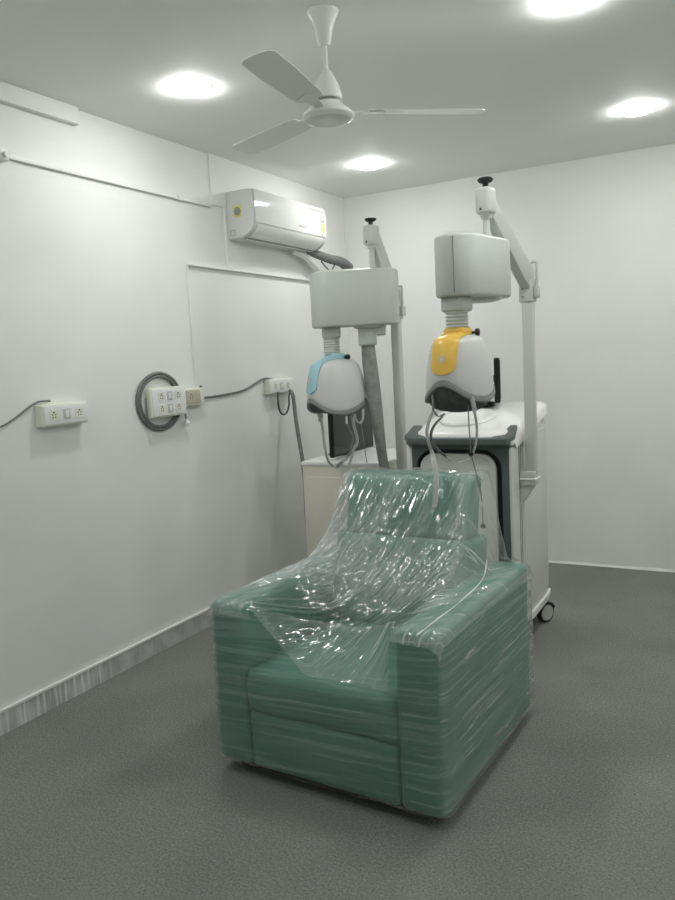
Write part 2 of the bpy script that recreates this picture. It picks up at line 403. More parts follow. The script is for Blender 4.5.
# energy label strip and round badge at the right end of the front
def onfront(zz):                                     # outermost x of the front panel at height zz
    return ax + .2075 - abs(zz - .15) * .03
bm = newbox(ax + .198, ax + .2085, ay1 - .085, ay1 - .04, az0 + .12, az0 + .175); link('energy_label', bm, M['labelyellow'], pan, label='yellow energy label')
bm = bmesh.new()
for z0 in (.128, .143, .158): box(bm, ax + .2, ax + .2089, ay1 - .08, ay1 - .05, az0 + z0, az0 + z0 + .006)
link('label_print', bm, M['labelgrey'], pan)
bm = bmesh.new(); lathe(bm, [(.024, 0), (.024, .010)], 24, Matrix.Translation((ax + .1975, ay1 - .063, az0 + .205)) @ Matrix.Rotation(PI / 2, 4, 'Y')); link('round_badge', bm, M['labelgrey'], pan)
bm = bmesh.new(); lathe(bm, [(.015, 0), (.015, .0108)], 24, Matrix.Translation((ax + .1975, ay1 - .067, az0 + .208)) @ Matrix.Rotation(PI / 2, 4, 'Y')); link('badge_centre', bm, M['white'], pan)
bm = newbox(ax + .198, ax + .2080, ay1 - .078, ay1 - .05, az0 + .09, az0 + .105); link('small_label', bm, M['pale'], pan)
bm = bmesh.new()                                     # faint raised maker's mark: a row of little strokes
for i, (w, h) in enumerate(((.009, .014), (.010, .010), (.004, .014), (.006, .012), (.010, .010), (.009, .010))):
    y = 4.47 + i * .0155; box(bm, ax + .2, ax + .2085, y, y + w, az0 + .118, az0 + .118 + h, bev=.0015, seg=1)
link('maker_mark', bm, M['pale'], pan)

# insulated pipes leaving the air conditioner towards the far corner, and the white drain hose
pA = Vector((XL + .10, 4.78, 2.30)); 
bm = bmesh.new(); tube(bm, [(ax + .075, 4.80, 2.33), (ax + .10, 4.86, 2.31), (ax + .13, 5.0, 2.285), (ax + .14, 5.16, 2.275), (ax + .13, 5.30, 2.245)], lambda f: .026 + .014 * f, 12)
pipe = tag(link('insulated_pipe', bm, M['cable']), 'dark grey insulated pipe bundle leaving the right end of the air conditioner', 'pipe')
bm = bmesh.new(); tube(bm, [(ax + .05, 4.62, 2.312), (ax + .07, 4.75, 2.285), (ax + .07, 4.9, 2.235), (ax + .05, 5.02, 2.16), (ax + .03, 5.08, 2.06), (ax + .025, 5.10, 1.9)], .020, 12)
tag(link('drain_hose', bm, M['white']), 'white drain hose curving down under the air conditioner', 'hose')
bm = bmesh.new(); tube(bm, [(ax + .10, 4.93, 2.265), (ax + .12, 4.97, 2.22), (ax + .12, 5.03, 2.20), (ax + .12, 5.08, 2.235), (ax + .115, 5.12, 2.27)], .006, 8)
link('loop_of_wire', bm, M['cable'], pipe)

# ------------------------------------------------------------------ conduits on the left wall
t = thing('cable_conduit', 'long white plastic conduit running level along the left wall to the air conditioner', 'conduit', (XL, 3.1, 2.505))
bm = newbox(XL, XL + .018, 1.2, 3.80, 2.494, 2.514, bev=.003); link('channel', bm, M['trim'], t)
bm = newbox(XL, XL + .034, 2.318, 2.365, 2.478, 2.530, bev=.005); jb = link('junction_box', bm, M['trim'], t)
bm = bmesh.new(); lathe(bm, [(.012, 0), (.014, .02)], 16, Matrix.Translation((XL + .034, 2.342, 2.50)) @ Matrix.Rotation(PI / 2, 4, 'Y')); link('screw_cap', bm, M['arm'], jb)
bm = newbox(XL, XL + .022, 3.50, 3.525, 2.490, 2.52, bev=.003); link('clip', bm, M['trim'], t)
bm = newbox(XL, XL + .022, 3.55, 5.10, 2.132, 2.146, bev=.003)
tag(link('cable_conduit', bm, M['trim']), 'white conduit below the air conditioner, level on the left wall', 'conduit')
bm = newbox(XL, XL + .008, 3.545, 3.56, 1.425, 2.132, bev=.002)
tag(link('cable_conduit', bm, M['wall']), 'thin upright white conduit dropping to the tan socket box', 'conduit')

# ------------------------------------------------------------------ switch boards on the left wall
def pins(bm, x, y, z, s=.011):
    for dy, dz, r in ((0, 1.1, .0042), (-.8, .2, .003), (.8, .2, .003), (-.65, -.9, .003), (.65, -.9, .003)):
        lathe(bm, [(r, 0), (r, .0012)], 10, Matrix.Translation((x, y + dy * s, z + dz * s)) @ Matrix.Rotation(PI / 2, 4, 'Y'))
def board(label, y0, y1, z0, z1, dep, rows, plate='white', box_m='cream', off=0.0):
    t = thing('socket_board', label, 'socket', (XL, (y0 + y1) / 2, z0))
    if off > 0:
        bm = newbox(XL, XL + off + .004, y0 + .09, y1 - .09, z0 + .05, z1 - .05); link('mounting_block', bm, M[box_m], t)
    bm = newbox(XL + off, XL + dep, y0, y1, z0, z1, bev=.006); link('back_box', bm, M[box_m], t)
    m = .016; px = XL + dep
    bm = newbox(px - .002, px + .005, y0 + m * .5, y1 - m * .5, z0 + m * .5, z1 - m * .5, bev=.003); pl = link('cover_plate', bm, M[plate], t)
    px += .005
    for kind, fy, fz in rows:
        y = y0 + (y1 - y0) * fy; z = z0 + (z1 - z0) * fz
        if kind == 's':
            bm = newbox(px - .001, px + .0015, y - .025, y + .025, z - .024, z + .024, bev=.001, seg=1); so = link('socket', bm, M['cream'], t)
            bm = bmesh.new(); pins(bm, px + .0012, y, z); link('pin_holes', bm, M['hole'], so)
        else:
            bm = newbox(px - .001, px + .002, y - .021, y + .021, z - .024, z + .024, bev=.001, seg=1); so = link('switch', bm, M['pale'], t)
            bm = newbox(px + .001, px + .005, y - .010, y + .010, z - .016, z + .016, bev=.002, seg=2); link('rocker', bm, M['white'], so)
board('cream switch board with two sockets, nearest on the left wall', 2.395, 2.665, 1.314, 1.417, .052, [('s', .22, .5), ('w', .5, .5), ('s', .78, .5)])
board('square white four socket board in front of the coiled hose', 3.105, 3.395, 1.290, 1.452, .055, [('s', .27, .70), ('w', .5, .70), ('s', .74, .70), ('s', .27, .28), ('w', .5, .28), ('s', .74, .28)], off=.0215)
t = thing('socket_board', 'small box with a tan plate beside the four socket board', 'socket', (XL, 3.52, 1.335))
bm = newbox(XL, XL + .040, 3.400, 3.575, 1.332, 1.432, bev=.005); link('back_box', bm, M['cream'], t)
bm = newbox(XL + .038, XL + .047, 3.405, 3.535, 1.345, 1.422, bev=.003); pl = link('cover_plate', bm, M['tan'], t, label='tan cover plate')
bm = bmesh.new(); pins(bm, XL + .047, 3.45, 1.385, .012); link('pin_holes', bm, M['hole'], pl)
bm = newbox(XL + .046, XL + .050, 3.49, 3.52, 1.365, 1.405, bev=.0015, seg=1); link('switch', bm, M['tan'], pl)
bm = bmesh.new(); lathe(bm, [(.008, 0), (.008, .012)], 14, Matrix.Translation((XL + .02, 3.575, 1.431))); link('cable_gland', bm, M['cable'], t)
board('white switch board beside the grey cable, farthest along the left wall', 4.26, 4.56, 1.345, 1.445, .045, [('s', .24, .5), ('w', .48, .5), ('s', .74, .5)])

# coil of grey hose hung behind the four socket board
bm = bmesh.new()
cy, cz = 3.225, 1.374
for k, (r, dx, ph) in enumerate(((.147, .0095, 0), (.165, .0100, 1.3))):
    n = 40; rings = []
    for i in range(n):
        a = 2 * PI * i / n + ph; c = Vector((XL + dx, cy + (r + .002 * math.sin(3 * a)) * 1.06 * math.cos(a), cz + (r + .002 * math.cos(2 * a)) * .95 * math.sin(a)))
        er = Vector((0, math.cos(a), math.sin(a)))
        rings.append([bm.verts.new(c + er * .0092 * math.cos(2 * PI * j / 10) + Vector((1, 0, 0)) * .0092 * math.sin(2 * PI * j / 10)) for j in range(10)])
    for i in range(n):
        u, v = rings[i], rings[(i + 1) % n]
        for j in range(10): bm.faces.new((u[j], u[(j + 1) % 10], v[(j + 1) % 10], v[j]))
tag(link('hose_coil', bm, M['cable']), 'coil of dark grey hose hung behind the four socket board', 'hose')
# cables
def wallpts(ps, X): return [onx(X, *p) for p in ps]
bm = bmesh.new()
P = wallpts([(-30, 438), (0, 427), (14, 419), (28, 408), (38, 402), (48, 401)], XL + .0045)
P[-1].x = XL + .02
tube(bm, P, .0045, 8)
tag(link('power_cable', bm, M['cable']), 'grey cable entering the nearest switch board from the left edge', 'cable')
bm = bmesh.new()
P = wallpts([(199, 398), (210, 397), (228, 394), (244, 390), (256, 383), (262, 379.5), (268, 378.5), (274, 380)], XL + .0065)
tube(bm, P, .0065, 8)
tag(link('power_cable', bm, M['cable']), 'grey cable slung between the tan box and the farthest switch board', 'cable')
t = thing('power_plug', 'white plug dangling on a short cord under the tan box', 'plug', (XL + .03, 3.44, 1.24))
P = wallpts([(184, 412), (185.5, 416), (186.5, 421)], XL + .03)
bm = bmesh.new(); tube(bm, P, .005, 8); link('cord', bm, M['cable'], t)
bm = bmesh.new(); c = P[-1]; lathe(bm, [(.010, -.026), (.019, -.022), (.020, -.008), (.010, .004), (.006, .012)], 16, Matrix.Translation(c)); link('plug_body', bm, M['white'], t)
bm = bmesh.new()
P = wallpts([(278, 392), (278, 400), (279, 408), (281, 413), (284, 414.5), (287, 412), (289, 405), (289, 396), (291, 390)], XL + .055)
tube(bm, P, .006, 8)
tag(link('looped_cable', bm, M['darkcable']), 'dark cable hanging in a short loop under the farthest switch board', 'cable')
bm = bmesh.new()
P = [onx(XL + .055, 290, 391), onx(XL + .10, 293, 396), onx(XL + .14, 296, 420), onx(XL + .19, 300, 445), onx(XL + .24, 303, 464), onx(XL + .27, 305, 485), onx(XL + .28, 307, 520)]
q = P[-1]; P += [Vector((q.x + .01, q.y + .02, .35)), Vector((q.x + .01, q.y + .05, .06)), Vector((q.x + .02, q.y + .15, .0135)), Vector((q.x + .03, q.y + .35, .0135))]
tube(bm, P, .013, 10)
tag(link('flexible_hose', bm, M['cable']), 'grey flexible hose sloping from the farthest switch board behind the left cart', 'hose')

# ------------------------------------------------------------------ treatment carts
def caster(x, y, parent, rz):
    A = Matrix.Translation((x, y, 0)) @ Matrix.Rotation(rz, 4, 'Z')
    W = Matrix.Translation((0, -.022, .058)) @ Matrix.Rotation(PI / 2, 4, 'X')
    bm = bmesh.new(); lathe(bm, [(.050, -.016), (.057, -.012), (.058, 0), (.057, .012), (.050, .016)], 28, A @ W); w = link('caster', bm, M['black'], parent)
    bm = bmesh.new(); lathe(bm, [(.030, -.019), (.044, -.018), (.047, -.015), (.047, .015), (.044, .018), (.030, .019)], 28, A @ W); link('wheel_disc', bm, M['wheel'], w, label='grey wheel disc')
    bm = bmesh.new()
    arc = [(.064 * math.cos(math.radians(a)), .058 + .064 * math.sin(math.radians(a))) for a in range(20, 171, 15)] + [(.050 * math.cos(math.radians(a)), .058 + .052 * math.sin(math.radians(a))) for a in range(170, 19, -15)]
    vs = prism(bm, arc, 1, -.043, -.002, bev=.002); xf(bm, vs, A)
    vs = lathe(bm, [(.014, .11), (.014, .135)], 14, A @ Matrix.Translation((0, 0, 0)))
    vs = box(bm, -.02, .02, -.02, .02, .095, .118, bev=.004, M4=A)
    link('caster_fork', bm, M['black'], w)

# right cart --------------------------------------------------------
cx0, cx1, cyf, cyb = -1.60, -1.045, 3.66, 4.34
t = thing('treatment_cart', 'white and slate wheeled cart under the yellow helmet, with rounded front door', 'cart', ((cx0 + cx1) / 2, (cyf + cyb) / 2, 0))
def top_z(y): return 1.125 + (y - cyf) / (cyb - cyf) * .125
# side walls and back as one shell (hollow front)
bm = bmesh.new()
prism(bm, [(cyf + .02, .17), (cyf + .30, .125), (cyb - .02, .125), (cyb, .14), (cyb, top_z(cyb)), (cyf + .02, top_z(cyf) - .01)], 0, cx0, cx1, bev=.012)
shell = link('cabinet', bm, M['cart'], t)
# front slate frame with rounded opening, recessed dark gap and the white door
def ring_panel(bm, outer, inner, y0, y1):
    n = len(outer)
    vo0 = [bm.verts.new((p[0], y0, p[1])) for p in outer]; vi0 = [bm.verts.new((p[0], y0, p[1])) for p in inner]
    vo1 = [bm.verts.new((p[0], y1, p[1])) for p in outer]; vi1 = [bm.verts.new((p[0], y1, p[1])) for p in inner]
    for i in range(n):
        j = (i + 1) % n
        bm.faces.new((vo0[i], vo0[j], vi0[j], vi0[i])); bm.faces.new((vo1[j], vo1[i], vi1[i], vi1[j]))
        bm.faces.new((vi0[i], vi0[j], vi1[j], vi1[i])); bm.faces.new((vo0[j], vo0[i], vo1[i], vo1[j]))
bm = bmesh.new(); ring_panel(bm, rrect(cx0 + .025, cx1 - .012, .17, 1.105, .02), rrect(cx0 + .050, cx1 - .052, .22, 1.070, .10), cyf - .004, cyf + .022)
link('front_frame', bm, M['slate'], t, label='slate grey front frame')
bm = bmesh.new(); prism(bm, rrect(cx0 + .045, cx1 - .047, .215, 1.075, .10), 1, cyf + .017, cyf + .021); link('door_recess', bm, M['slatedark'], t)
bm = bmesh.new(); prism(bm, rrect(cx0 + .072, cx1 - .082, .25, 1.048, .075), 1, cyf - .012, cyf + .018, bev=.008); link('front_door', bm, M['cart'], t, label='white rounded front door')
bm = newbox(cx0 - .002, cx0 + .028, cyf - .008, cyf + .03, .17, 1.08, bev=.008); link('corner_post', bm, M['carttop'], t)
bm = newbox(cx1 - .016, cx1 + .002, cyf - .008, cyf + .06, .17, 1.08, bev=.008); link('corner_post', bm, M['cart'], t)
# side panel seams and lower trim that sweeps up to the caster
bm = bmesh.new()
for y in (cyf + .115, cyf + .145): box(bm, cx1 - .001, cx1 + .0025, y, y + .006, .2, 1.08)
link('side_seam', bm, M['rubber'], t)
bm = newbox(cx1 - .004, cx1 + .006, cyf + .18, cyb - .01, .20, 1.12, bev=.004); link('side_panel', bm, M['cart'], t)
bm = bmesh.new()
sk = [(cyf + .05, .165), (cyf + .30, .12), (cyb - .03, .12), (cyb + .005, .14), (cyb + .005, .175), (cyb - .03, .155), (cyf + .30, .155), (cyf + .05, .20)]
prism(bm, sk, 0, cx1 - .004, cx1 + .012, bev=.004); link('side_skirt', bm, M['carttop'], t)
# top cover: sloping, domed slab with an upstand at the back
bm = bmesh.new(); n, mrow = 24, 24; g = []
for j in range(mrow + 1):
    v = j / mrow; row = []
    y = cyf - .01 + (cyb - cyf + .02) * v
    for i in range(n + 1):
        u = i / n; x = cx0 - .01 + (cx1 - cx0 + .02) * u
        eu = min(u, 1 - u); ev = min(v, 1 - v)
        edge = 1 - math.exp(-min(eu * .57, ev * .70) / .022)
        z = top_z(y) + .034 * edge - .01
        dish = math.exp(-(((x + 1.33) / .15) ** 2 + ((y - 3.93) / .17) ** 2) ** 3)      # flat oval rest in the middle
        z += .014 * dish
        row.append(bm.verts.new((x, y, z)))
    g.append(row)
for j in range(mrow):
    for i in range(n): bm.faces.new((g[j][i], g[j][i + 1], g[j + 1][i + 1], g[j + 1][i]))
per = [g[0][i] for i in range(n + 1)] + [g[j][n] for j in range(1, mrow + 1)] + [g[mrow][i] for i in range(n - 1, -1, -1)] + [g[j][0] for j in range(mrow - 1, 0, -1)]
low = [bm.verts.new((v.co.x, v.co.y, top_z(v.co.y) - (.026 if v.co.y < cyf + .02 else .062))) for v in per]
for i in range(len(per)):
    k = (i + 1) % len(per); bm.faces.new((per[k], per[i], low[i], low[k]))
bm.faces.new(low)
top = link('top_cover', bm, M['carttop'], t, angle=55)
# raised oval rest in the middle of the cover
rp = Vector((-1.355, 3.93, 0))
bm = bmesh.new(); vs = lathe(bm, [(.135, -.02), (.135, .010), (.128, .018), (.11, .020), (.09, .014)], 36, Matrix.Translation((rp.x, rp.y, top_z(rp.y) + .026)) @ Matrix.Rotation(.17, 4, 'X') @ Matrix.Diagonal((1.12, 1.25, 1, 1))); link('helmet_rest', bm, M['carttop'], t, label='white oval rest on the top cover')
# slate handle wrapping the front edge, wings turning back along both sides
bm = bmesh.new(); hz = top_z(cyf)
poly = [(cx0 - .02, 3.80), (cx0 - .022, 3.68), (cx0 + .015, 3.622), (cx0 + .06, 3.610), (cx1 - .06, 3.610), (cx1 - .015, 3.622), (cx1 + .010, 3.68), (cx1 - .01, 3.80),
        (cx1 - .045, 3.80), (cx1 - .055, 3.72), (cx1 - .10, 3.655), (cx0 + .10, 3.655), (cx0 + .045, 3.72), (cx0 + .03, 3.80)]
prism(bm, poly, 2, hz - .030, hz + .006, bev=.006)
for v in bm.verts:
    if v.co.y > 3.66 and v.co.z > hz - .012: v.co.z += (v.co.y - 3.66) * .36
link('front_handle', bm, M['slate'], t, label='slate grey wrap-round handle')
for x, y, rz in ((cx1 - .02, cyb - .07, 1.05), (cx0 + .05, cyb - .07, 1.2), (cx1 - .06, cyf + .07, .3), (cx0 + .05, cyf + .07, .2)): caster(x, y, t, rz)

# left cart ----------------------------------------------------------
lx0, lx1, lyf, lyb, lzt = -2.525, -1.97, 4.10, 4.78, .925
t2 = thing('treatment_cart', 'cream panelled wheeled cart under the blue helmet, half hidden behind the armchair', 'cart', ((lx0 + lx1) / 2, (lyf + lyb) / 2, 0))
bm = newbox(lx0, lx1, lyf, lyb, .125, lzt - .02, bev=.012); link('cabinet', bm, M['cartcream'], t2)
bm = newbox(lx0 - .004, lx1 + .006, lyf - .006, lyb + .006, lzt - .03, lzt, bev=.010); link('top_cover', bm, M['carttop'], t2)
bm = newbox(lx0 + .05, lx1 - .05, lyf - .006, lyf + .01, .2, .83, bev=.006); link('rear_panel', bm, M['cartcream'], t2)
for x, y, rz in ((lx0 + .06, lyf + .07, .5), (lx1 - .06, lyf + .07, .2), (lx0 + .06, lyb - .07, 1.0), (lx1 - .06, lyb - .07, 1.2)): caster(x, y, t2, rz)

# monitors on both carts ---------------------------------------------
def monitor(label, px, py, ztop_cart, w, h, rz, back, fr, gap):
    t = thing('monitor', label, 'monitor', (px, py, ztop_cart), rz)
    A = Matrix.Translation((px, py, ztop_cart)) @ Matrix.Rotation(rz, 4, 'Z')        # local: screen faces +x, width along y
    bm = bmesh.new(); vs = lathe(bm, [(fr, 0), (fr * 1.02, .006), (fr * .92, .014), (fr * .5, .020), (.03, .024)], 32); xf(bm, vs, A @ Matrix.Translation((-back, 0, 0)) @ Matrix.Diagonal((1, 1.3, 1, 1))); link('foot', bm, M['black'], t)
    bm = newbox(-back - .02, -back + .02, -.035, .035, .015, gap + h * .62, bev=.006, M4=A); box(bm, -back, -.02, -.03, .03, gap + h * .45, gap + h * .6, bev=.006, M4=A); link('neck', bm, M['black'], t)
    bm = newbox(-.032, .0, -w / 2, w / 2, gap, gap + h, bev=.008, M4=A); s = link('display_case', bm, M['black'], t)
    bm = newbox(-.001, .002, -w / 2 + .012, w / 2 - .012, gap + .02, gap + h - .012, M4=A); link('screen', bm, M['screen'], s)
monitor('black monitor on the cream cart behind the blue helmet, screen to the right', -2.325, 4.455, lzt, .60, .33, math.radians(1), .115, .07, .016)
monitor('black monitor seen edge on behind the yellow helmet on the white and slate cart', -1.268, 4.235, 1.256, .32, .245, math.radians(17), .09, .06, .016)

# ------------------------------------------------------------------ support arms with housings
def stadium(L, w, n=14):
    r = w / 2; pts = []
    for i in range(n + 1):
        a = -PI / 2 + PI * i / n; pts.append((L - r + r * math.cos(a), r * math.sin(a)))
    for i in range(n + 1):
        a = PI / 2 + PI * i / n; pts.append((r + r * math.cos(a), r * math.sin(a)))
    return pts
def support_arm(label, post, zb, zt, rod, ztop, neck, adir, z0, z1, L=.50, W=.22, plate=1, elbow=False, side=0.0):
    """post (x,y), head/rod (x,y), neck (x,y) of the hanging tube, adir = heading of the housing"""
    t = thing('support_arm', label, 'support arm', (post[0], post[1], zb))
    px, py = post
    # bracket on the cart side
    bm = newbox(px - .05, px + .028, py - .045, py + .045, zb + .0, zb + .075, bev=.006); br = link('mounting_bracket', bm, M['arm'], t)
    bm = bmesh.new(); vs = prism(bm, [(px - .05, zb + .01), (px + .026, zb + .01), (px - .05, zb - .10)], 1, py - .035, py + .035, bev=.004); link('gusset', bm, M['arm'], br)
    bm = newbox(px - .052, px + .034, py - .05, py + .05, zb + .03, zb + .04, bev=.003); link('bracket_lip', bm, M['carttop'], br)
    bm = newbox(px - .026, px + .028, py - .028, py + .028, zb + .05, zt - .10, bev=.010); link('post', bm, M['arm'], t)
    d = Vector((rod[0] - px, rod[1] - py, 0)); dist = d.length; d.normalize(); az = math.atan2(d.y, d.x)
    A = Matrix.Translation((px, py, 0)) @ Matrix.Rotation(az, 4, 'Z')             # local x points from post to head
    zj = zt - .105
    bm = newbox(-.034, .034, -.034, .034, zj - .095, zj + .015, bev=.006, M4=A); k = link('joint_clamp', bm, M['arm'], t)
    for zz in (zj - .03, zj - .07):
        bm = bmesh.new(); lathe(bm, [(.006, 0), (.006, .005)], 10, A @ Matrix.Translation((.033, -.012, zz)) @ Matrix.Rotation(PI / 2, 4, 'Y')); link('bolt', bm, M['rubber'], k)
        bm = bmesh.new(); lathe(bm, [(.006, 0), (.006, .005)], 10, A @ Matrix.Translation((.0, .033, zz)) @ Matrix.Rotation(-PI / 2, 4, 'X')); link('bolt', bm, M['rubber'], k)
    bm = newbox(px + .034, px + .056, py - .02, py + .03, zj - .075, zj - .02, bev=.004); link('stop_block', bm, M['arm'], k)
    bm = bmesh.new(); tube(bm, [(px + .012, py + .01, zj + .0), (px + .012, py + .01, zj + .085), (px + .020, py + .01, zj + .098), (px + .036, py + .01, zj + .098), (px + .043, py + .01, zj + .085), (px + .043, py + .01, zj - .02)], .007, 8, 4); link('guard_loop', bm, M['arm'], t)
    # sloping beam: closed channel, a rail along its top edge
    zh = ztop - .075; rise = zh - zj
    bm = bmesh.new()
    prism(bm, [(-.035, zj + .015), (.035, zj - .03), (dist + .0, zh - .035), (dist + .0, zh + .025), (dist - .05, zh + .030), (-.02, zj + .070), (-.035, zj + .055)], 1, -.024, .024, bev=.005)
    xf(bm, bm.verts, A); bmo = link('beam', bm, M['arm'], t)
    bm = bmesh.new(); sl = rise / dist
    prism(bm, [(.0, zj + .082), (dist - .05, zh + .028), (dist - .05, zh + .042), (.0, zj + .096)], 1, -.012, .012, bev=.002); xf(bm, bm.verts, A); link('top_rail', bm, M['carttop'], bmo)
    # head with knob and the rod down to the housing
    hx, hy = rod; T = Matrix.Translation((hx, hy, 0))
    bm = newbox(-.040, .040, -.036, .036, ztop - .115, ztop, bev=.016, seg=4, M4=A @ Matrix.Translation((dist, 0, 0))); hd = link('head_block', bm, M['arm'], t)
    bm = bmesh.new(); lathe(bm, [(.005, 0), (.005, .003)], 10, Matrix.Translation((hx - .012, hy - .040, ztop - .095)) @ Matrix.Rotation(PI / 2, 4, 'X')); link('head_screw', bm, M['hole'], hd)
    bm = bmesh.new(); lathe(bm, [(.013, ztop - .002), (.013, ztop + .018), (.026, ztop + .022), (.033, ztop + .028), (.034, ztop + .036), (.026, ztop + .042), (.010, ztop + .043)], 20, T); link('lock_knob', bm, M['black'], t, label='black locking knob')
    bm = bmesh.new(); lathe(bm, [(.024, ztop - .132), (.026, ztop - .114)], 20, T); lathe(bm, [(.016, z1 - .01), (.016, ztop - .13)], 16, T); link('hanging_rod', bm, M['arm'], t)
    # housing: stadium plan, slightly domed lid, seam near the neck end
    nx, ny = neck; H = Matrix.Translation((nx, ny, 0)) @ Matrix.Rotation(adir, 4, 'Z') @ Matrix.Translation((-W / 2, side, 0))
    bm = bmesh.new(); n = len(stadium(L, W)); rings = []
    for ins, z in ((.010, z0), (.003, z0 + .004), (0, z0 + .012), (0, z1 - .012), (.004, z1 - .004), (.012, z1), (.03, z1 + .007), (.06, z1 + .010)):
        rings.append([bm.verts.new((p[0] + ins - 2 * ins * p[0] / L, p[1] * (1 - 2 * ins / W), z)) for p in stadium(L, W)])
    for a, b in zip(rings, rings[1:]):
        for i in range(n): bm.faces.new((a[i], a[(i + 1) % n], b[(i + 1) % n], b[i]))
    bm.faces.new(list(reversed(rings[0]))); bm.faces.new(rings[-1])
    xf(bm, bm.verts, H); ho = link('housing', bm, M['pale'], t)
    if not elbow:                                                                       # seam round the near end, one line on each flank
        for s in (-1,):
            a = math.radians(20); r_ = W / 2
            bm = newbox(-.0015, .0015, -.0010, .0012, z0 + .012, z1 - .012, M4=H @ Matrix.Translation((r_ - r_ * math.cos(a), s * r_ * math.sin(a), 0))); link('seam', bm, M['rubber'], ho)
    bm = bmesh.new(); lathe(bm, [(.05, z0 - .018), (.082, z0 - .012), (.092, z0 + .003)], 28, H @ Matrix.Translation((L * .64, 0, 0))); link('bottom_dome', bm, M['pale'], ho)
    # neck collar and bellows
    N = Matrix.Translation((nx, ny, 0)) @ Matrix.Rotation(adir, 4, 'Z')
    bm = newbox(-.052, .056, -.052, .052, z0 - .062, z0 + .004, bev=.014, seg=4, M4=N); link('neck_collar', bm, M['pale'], t)
    bm = bmesh.new(); pr = []; nb = 6; zt_ = z0 - .058; zb_ = z0 - .148
    for i in range(nb * 2 + 1): pr.append((.044 if i % 2 == 0 else .050, zb_ + (zt_ - zb_) * i / (nb * 2)))
    lathe(bm, pr, 28, N); link('bellows', bm, M['arm'], t)
    if elbow:
        E0 = H @ Vector((L - .185, 0, z0))
        EM = Matrix.Translation(E0) @ Matrix.Rotation(adir, 4, 'Z')
        bm = newbox(-.062, .045, -.05, .05, -.115, .004, bev=.012, M4=EM); box(bm, .03, .10, -.045, .045, -.06, .004, bev=.01, M4=EM)
        link('hose_elbow', bm, M['pale'], t)
        return t, E0
    return t, None

def hd(a): return math.radians(90 - a)              # compass heading (0 = +y) to math angle
R_NECK = (-1.130, 3.170); R_DIR = 11.0
dR = Vector((math.sin(math.radians(R_DIR)), math.cos(math.radians(R_DIR))))
R_ROD = (R_NECK[0] + dR.x * .20 + .042, R_NECK[1] + dR.y * .20)
support_arm('grey white support arm holding the yellow helmet, bolted to the slate fronted cart', (-.995, 3.83), .87, 1.985, R_ROD, 2.265, R_NECK, hd(R_DIR), 1.79, 2.045, L=.46, W=.195, side=-.013)
L_NECK = (-2.190, 3.968); L_DIR = 62.7
dL = Vector((math.sin(math.radians(L_DIR)), math.cos(math.radians(L_DIR))))
L_ROD = (L_NECK[0] + dL.x * .26, L_NECK[1] + dL.y * .26)
armL, EL = support_arm('grey white support arm holding the blue helmet, standing by the air conditioner', (-1.908, 4.27), .78, 1.975, L_ROD, 2.31, L_NECK, hd(L_DIR), 1.74, 2.055, L=.515, elbow=True)
# thick sleeve hanging from the left housing
bm = bmesh.new()
tube(bm, [EL + Vector((-.01, 0, -.09)), EL + Vector((.0, 0, -.25)), EL + Vector((.03, -.01, -.50)), EL + Vector((.055, -.01, -.75)), EL + Vector((.075, 0, -.95)), EL + Vector((.085, .0, -1.25)), EL + Vector((.09, .0, -1.735))],
     lambda f: .038 + .012 * math.sin(f * 9) * (.4 + .6 * f), 14)
tag(link('cable_sleeve', bm, M['hose']), 'thick grey fabric cable sleeve hanging down from the left housing', 'cable sleeve')

